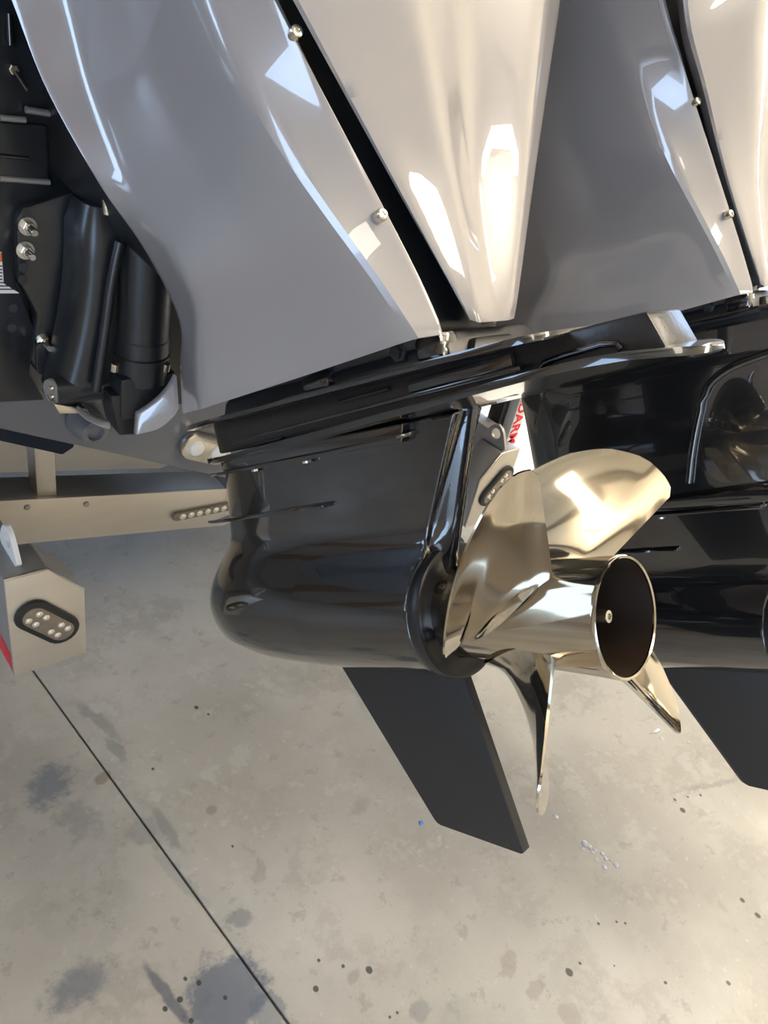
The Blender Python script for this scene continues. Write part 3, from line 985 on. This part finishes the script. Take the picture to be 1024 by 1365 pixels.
# tilt cylinder
t0, t1 = B(186, 505, YS - 0.02), B(196, 300, YS - 0.02)
ax_ = (t1 - t0)
ln = ax_.length
lathe('tilt_cylinder', [(0, 0.036), (0.004, 0.042), (0.045, 0.0425), (0.047, 0.040), (ln * 0.30, 0.040), (ln * 0.31, 0.0385), (ln, 0.0385)], t0, ax_, 'satin', br, 40, 30)
prism('swivel_web', face_poly([(150, 250), (200, 280), (250, 380), (262, 500), (245, 535), (160, 545)], YB - 0.02), 1, -0.03, -0.02, 'satin', br, 0.003)
box('cylinder_foot', tuple(t0 + Vector((-0.046, -0.035, -0.05))), tuple(t0 + Vector((0.046, 0.03, 0.022))), 'satin', br, 0.010)
for px, py in ((153, 489), (221, 489)):
    p = B(px, py, YS - 0.055)
    lathe('foot_bolt', [(-0.006, 0.0062), (0.006, 0.0062), (0.0068, 0.0052), (0.0068, 0.0001)], p, (0, -0.25, 1), 'bolt', br, 14, 30)
tube('tilt_rod', [B(165, 541, YS - 0.04), B(226, 527, YS - 0.05)], 0.0055, 'bolt', br, 14)
tube('lift_rod', [B(143, 285, YS - 0.01), B(141, 255, YS - 0.01)], 0.006, 'bolt', br, 14)
prism('bracket_foot', face_poly([(140, 520), (176, 516), (174, 572), (152, 573), (146, 548)], YS - 0.03), 1, YS - YB - 0.05, YS - YB + 0.0, 'satin', br, 0.004)
# grey lower lips of the swivel shroud
def lip(name, top, bot, y0, y1):
    n_ = len(top)
    a = [B(px, py, y0 + (y1 - y0) * i / (n_ - 1)) for i, (px, py) in enumerate(top)]
    b_ = [B(px, py, y0 + (y1 - y0) * i / (n_ - 1) - 0.01) for i, (px, py) in enumerate(bot)]
    bm = bmesh.new()
    r0 = [[p, q, q + Vector((0.0, 0.012, -0.004)), p + Vector((0, 0.012, -0.002))] for p, q in zip(catmull(a, 14), catmull(b_, 14))]
    r0 = [[Vector(p) for p in r] for r in r0]
    add_rings(bm, r0)
    bmesh.ops.recalc_face_normals(bm, faces=bm.faces)
    bevel(bm, 0.002)
    return finish(name, bm, 'grey', br, True, 35)


lip('shroud_lip', [(236, 500), (224, 520), (205, 538), (184, 552)], [(239, 545), (232, 556), (212, 572), (182, 580)], 0.93, 0.96)
lip('shroud_lip', [(106, 542), (118, 552), (134, 560), (148, 563)], [(104, 548), (116, 560), (134, 569), (148, 573)], 1.0, 0.97)

# ------------------------------------------------------------------ trailer
YR = 0.992
tr = empty('boat_trailer', (KX, 1.4, 0))
tag(tr, 'bare aluminium boat trailer frame with V cross beam under the hull', 'trailer')


def T_(px, py, axis, val):
    p = Wd(px, py, axis, val)
    return Vector((float(p[0]) - KX, float(p[1]) - 1.4, float(p[2])))


face = [T_(px, py, 1, YR) for px, py in ((4, 773), (62, 758), (110, 786), (115, 868), (18, 899))]
prof = [(v.x, v.z) for v in face]
# true-up the section: flat bottom, upright sides, chamfer inboard
xl, xr = (prof[0][0] + prof[4][0]) / 2, (prof[2][0] + prof[3][0]) / 2
zt, zb, zc = (prof[0][1] + prof[1][1]) / 2, (prof[3][1] + prof[4][1]) / 2, prof[2][1]
sect = [(xl, zb), (xr, zb), (xr, zc), (prof[1][0], zt), (xl, zt)]
light_a = math.atan2(zc - zt, xr - prof[1][0])
for sx in (1, -1):
    oz = 0.0 if sx > 0 else -0.030
    pr = [(sx * x + (0.004 if sx < 0 else 0), z + oz) for x, z in sect]
    yr = YR - 1.4
    rail = prism('frame_rail', [(sx * xl, zb + 0.01), (sx * (xl + 0.046), zb + 0.01), (sx * (xl + 0.046), zt - 0.002), (sx * xl, zt - 0.002)], 1, yr + 0.06, 3.6, 'alu_dull', tr, 0.003)
    prism('rail_end_box', pr, 1, yr + 0.001, yr + 0.075, 'alu_dull', tr, 0.003)
    cap = prism('rail_end_plate', pr, 1, yr - 0.005, yr, 'alu', tr, 0.0012)
    loop = [(x, yr - 0.001, z) for x, z in pr]
    tube('weld_bead', [Vector(loop[i]) for i in (4, 3, 2)], 0.0028, 'weld', tr, 8)
    # oval tail lamp
    cx, cz = sx * (xl + xr) / 2, (zb + zt) / 2 + 0.002
    lamp_c = T_(61, 825, 1, YR)
    cx, cz = sx * lamp_c.x + (0.008 if sx < 0 else 0), lamp_c.z + oz * 0.6
    ang = sx * light_a
    tl = prism('tail_lamp', [(cx + x, cz + z) for x, z in rotp(pill(0, 0, 0.034, 0.030), ang)], 1, yr - 0.014, yr - 0.004, 'rubber', tr, 0.004)
    tag(tl, 'oval tail lamp in a black rubber grommet')
    prism('lamp_lens', [(cx + x, cz + z) for x, z in rotp(pill(0, 0, 0.033, 0.020), ang)], 1, yr - 0.0165, yr - 0.012, 'lens', tl, 0.002)
    for u in (-0.036, -0.020, 0.016, 0.032):
        for v in (-0.009, 0.009):
            q = rotp([(u + v * 0.3, v)], ang)[0]
            lathe('lamp_diode', [(0, 0.0062), (0.0015, 0.0058), (0.0022, 0.003), (0.0032, 0.0022), (0.0034, 0.0001)], (cx + q[0], yr - 0.0165, cz + q[1]), (0, -1, 0), 'led', tl, 12, 40)
    # tie-down ear with a hole
    ex = sx * (xl + (0.030 if sx > 0 else 0.050))
    ring_o, ring_i = [], []
    ey, ez = yr + (0.056 if sx > 0 else 0.040), zt + oz
    outer = [(-0.045, 0.0), (-0.040, 0.012), (-0.022, 0.044), (-0.012, 0.054), (0, 0.058), (0.012, 0.054), (0.022, 0.044), (0.040, 0.012), (0.045, 0.0)]
    inner = [(0.0145 * math.cos(t), 0.033 + 0.0145 * math.sin(t)) for t in np.linspace(-PI / 2 - 1.2, -PI / 2 - 1.2 - 2 * PI * 0.999, 24)]
    bm = bmesh.new()
    n_o, n_i = len(outer), len(inner)
    va = {}
    for xo in (0, 1):
        xx = ex - sx * 0.004 + sx * 0.008 * xo
        outs = []
        for k in range(24):
            t = 2 * PI * k / 24
            d = np.array([math.sin(t), math.cos(t)])
            # hit the outline along d from the hole centre
            best = None
            poly = outer + [outer[0]]
            for (ay, az), (by, bz) in zip(poly, poly[1:]):
                A = np.array([[d[0], -(by - ay)], [d[1], -(bz - az)]])
                if abs(np.linalg.det(A)) < 1e-9:
                    continue
                s_, u_ = np.linalg.solve(A, [ay - 0, az - 0.033])
                if s_ > 0 and -1e-6 <= u_ <= 1 + 1e-6 and (best is None or s_ < best):
                    best = s_
            outs.append((d[0] * best, 0.033 + d[1] * best))
        va[xo] = ([bm.verts.new((xx, ey + y, ez + z)) for y, z in outs],
                  [bm.verts.new((xx, ey + 0.0145 * math.sin(2 * PI * k / 24), ez + 0.033 + 0.0145 * math.cos(2 * PI * k / 24))) for k in range(24)])
    for k in range(24):
        j = (k + 1) % 24
        bm.faces.new((va[0][0][k], va[0][0][j], va[0][1][j], va[0][1][k]))
        bm.faces.new((va[1][0][j], va[1][0][k], va[1][1][k], va[1][1][j]))
        bm.faces.new((va[0][0][j], va[0][0][k], va[1][0][k], va[1][0][j]))
        bm.faces.new((va[0][1][k], va[0][1][j], va[1][1][j], va[1][1][k]))
    finish('tie_down_ear', bm, 'white' if sx > 0 else 'alu_dull', tr, True, 35)  # starboard ear is grey to paint in its unlit face
    # reflector tape on the outer side
    xo = sx * xl
    tape = prism('reflector_tape', [(yr + 0.004, zb + 0.012), (yr + 0.12, zb + 0.012), (yr + 0.12, zb + 0.05), (yr + 0.004, zb + 0.05)], 0, xo - sx * 0.0008, xo - sx * 0.0001, 'red', tr, 0)
    tape = prism('reflector_tape', [(yr + 0.12, zb + 0.012), (yr + 0.24, zb + 0.012), (yr + 0.24, zb + 0.05), (yr + 0.12, zb + 0.05)], 0, xo - sx * 0.0008, xo - sx * 0.0001, 'white', tr, 0)
# V cross beam: two halves meeting below the keel
YBM = 1.35
a0, a1 = T_(0, 668, 1, YBM), T_(305, 652, 1, YBM)
b0, b1 = T_(0, 728, 1, YBM), T_(305, 700, 1, YBM)
zt_ = lambda x: a0.z + (a1.z - a0.z) * (x - a0.x) / (a1.x - a0.x)
zb_ = lambda x: b0.z + (b1.z - b0.z) * (x - b0.x) / (b1.x - b0.x)
xe = sect[0][0]
for sx in (1, -1):
    pr = [(sx * xe, zb_(xe)), (0.0, zb_(0)), (0.0, zt_(0)), (sx * xe, zt_(xe))]
    prism('cross_beam_web', pr, 1, YBM - 1.4, YBM - 1.4 + 0.008, 'alu', tr, 0.0015)
    pt = [(sx * xe, zt_(xe) - 0.008), (0, zt_(0) - 0.008), (0, zt_(0)), (sx * xe, zt_(xe))]
    prism('cross_beam_flange', pt, 1, YBM - 1.4 + 0.008, YBM - 1.4 + 0.09, 'alu_dull', tr, 0.0015)
    for px, py in ((36, 676), (115, 672)):
        p = T_(px, py, 1, YBM)
        lathe('beam_bolt', [(0, 0.0065), (0.003, 0.006), (0.004, 0.003), (0.004, 0.0001)], (sx * p.x, p.y, p.z), (0, -1, 0), 'alu_dull', tr, 14, 40)
    # second beam further forward
    pr2 = [(sx * xe, 0.345), (0, 0.215), (0, 0.37), (sx * xe, 0.50)]
    prism('cross_beam_web', pr2, 1, 0.30, 0.31, 'alu', tr, 0.0015)
    # bunk post and bunk
    pp0, pp1 = T_(59, 655, 1, YBM + 0.03), T_(54, 585, 1, YBM + 0.03)
    pw = 0.020
    x0 = (pp0.x + pp1.x) / 2
    box('bunk_post', tuple(Vector((min(sx * (x0 - pw), sx * (x0 + pw)), YBM - 1.4 + 0.012, pp0.z - 0.02))), tuple(Vector((max(sx * (x0 - pw), sx * (x0 + pw)), YBM - 1.4 + 0.06, pp1.z + 0.05))), 'alu', tr, 0.003)
    prism('post_gusset', [(YBM - 1.4 + 0.012, pp0.z - 0.005), (YBM - 1.4 + 0.085, pp0.z - 0.005), (YBM - 1.4 + 0.055, pp0.z + 0.07)], 0, sx * x0 - 0.003, sx * x0 + 0.003, 'alu', tr, 0.001)
    k0, k1 = T_(-40, 556, 1, 1.22), T_(98, 597, 1, 1.22)
    hb = [(sx * k0.x, k0.z + 0.004), (sx * (k1.x + 0.004), k1.z + 0.024), (sx * (k1.x + 0.002), k1.z), (sx * (k1.x - 0.02), k1.z - 0.012), (sx * k0.x, k0.z - 0.035)]
    bk = prism('bunk', hb, 1, 1.22 - 1.4, 2.6, 'carpet', tr, 0.004)
# LED marker bar at the middle of the beam
m0, m1 = T_(229, 688, 1, YBM), T_(300, 674, 1, YBM)
bar_c = Vector((0.0, YBM - 1.4, zt_(0) - 0.058))
sl_ = 0.0
dx = 0.5 * 0.24
c_ = (m0 + m1) / 2
mx0, mx1 = m0.x, m1.x + 0.10
ang = math.atan2(m1.z - m0.z, m1.x - m0.x)
half = (mx1 - mx0) / 2 / math.cos(ang)
cm = Vector(((mx0 + mx1) / 2, 0, m0.z + math.tan(ang) * (mx1 - mx0) / 2))
bar = prism('marker_bar', [(cm.x + x, cm.z + z) for x, z in rotp(pill(0, 0, half - 0.010, 0.0115), ang)], 1, YBM - 1.4 - 0.010, YBM - 1.4, 'lens', tr, 0.003)
tag(bar, 'narrow smoked marker light bar with a row of round diodes')
for k in range(10):
    u = -half + 0.024 + k * (2 * half - 0.044) / 9
    q = rotp([(u, 0)], ang)[0]
    lathe('bar_diode', [(0, 0.0085), (0.001, 0.0082), (0.0015, 0.005), (0.003, 0.003), (0.003, 0.0001)], (cm.x + q[0], YBM - 1.4 - 0.010, cm.z + q[1]), (0, -1, 0), 'led', bar, 14, 40)

# guide post on the starboard rail with red lettering
gb = (1.537, 1.05, 0.50)
gp = empty('guide_post', (float(gb[0]), 1.05, float(gb[2])))
tag(gp, 'white trailer guide post with red lettering, beside a black upright behind the near motor', 'guide post')
box('post', (-0.020, 0, -0.12), (0.020, 0.03, 0.75), 'white', gp, 0.003)
box('post_backing', (-0.040, 0.028, -0.14), (-0.014, 0.07, 0.75), 'satin', gp, 0.003)
box('post_backing', (0.014, 0.028, -0.14), (0.036, 0.07, 0.75), 'satin', gp, 0.003)
cu = bpy.data.curves.new('post_lettering', 'FONT')
cu.body = 'YARDARM'
cu.size = 0.044
cu.extrude = 0.0004
cu.offset = 0.0012
cu.space_character = 1.05
tmp = bpy.data.objects.new('post_lettering', cu)
COL.objects.link(tmp)
bpy.context.view_layer.update()
me = bpy.data.meshes.new_from_object(tmp.evaluated_get(bpy.context.evaluated_depsgraph_get()))
bpy.data.objects.remove(tmp)
me.materials.clear()
tx = obj_from('post_lettering', me, 'red', gp)
# letters run down the post, tops to the right
wid = max(v.co.x for v in me.vertices)
tx.matrix_local = Matrix(((0, 1, 0, -0.0155), (0, 0, -1, -0.0006), (-1, 0, 0, wid + 0.026), (0, 0, 0, 1)))

# ------------------------------------------------------------------ small things on the floor
def blob_mesh():
    bm = bmesh.new()
    bmesh.ops.create_uvsphere(bm, u_segments=14, v_segments=8, radius=1)
    for v in bm.verts:
        if v.co.z < 0:
            v.co.z *= 0.1
        v.co.z *= 0.55
    me_ = bpy.data.meshes.new('water_drop')
    bm.to_mesh(me_)
    bm.free()
    me_.shade_smooth()
    me_.materials.append(M['water'])
    return me_


DROP = blob_mesh()
drops = [(780, 1125, 8), (786, 1129, 7), (793, 1133, 5), (790, 1136, 5), (803, 1138, 5), (808, 1145, 5), (815, 1147, 4), (796, 1147, 5), (806, 1156, 6), (822, 1153, 7), (777, 1131, 4), (741, 1089, 6), (882, 984, 5), (918, 990, 3)]
for px, py, r in drops:
    p = Wd(px, py, 2, 0)
    o = obj_from('water_drop', DROP, None)
    k = r * 0.0010
    o.scale = (k, k * 1.15, k)
    o.location = (float(p[0]), float(p[1]), 0.0)
    own = {741: 'lone clear water bead on the floor just left of the lowest blade tip', 882: 'small clear water bead on the floor touching the silver scrap', 918: 'tiny clear water bead on the floor right of the silver scrap'}
    tag(o, own.get(px, 'clear water bead in the cluster on the floor right of the lowest blade tip'), 'water drop', 'water beads on the floor')
p = Wd(561, 1097, 2, 0)
ch = loft('paint_chip', [[(-.006, -.004, 0), (.005, -.005, 0), (.007, .003, 0), (-.002, .006, 0)], [(-.005, -.003, .003), (.004, -.004, .002), (.005, .002, .003), (-.002, .004, .002)]], 'chip', None, 0.0005)
ch.location = (float(p[0]), float(p[1]), 0)
tag(ch, 'tiny blue chip on the floor beside the skeg tip', 'chip')
p = Wd(873, 977, 2, 0)
fo = loft('foil_scrap', [[(-.02, .006, 0), (.0, -.004, 0), (.02, -.006, 0), (.022, .002, 0), (.0, .006, 0)], [(-.018, .006, .003), (.0, -.002, .006), (.019, -.004, .003), (.02, .002, .004), (.0, .005, .005)]], 'foil', None, 0.0006)
fo.location = (float(p[0]), float(p[1]), 0)
tag(fo, 'crumpled silver scrap on the floor below the right propeller blade', 'scrap')
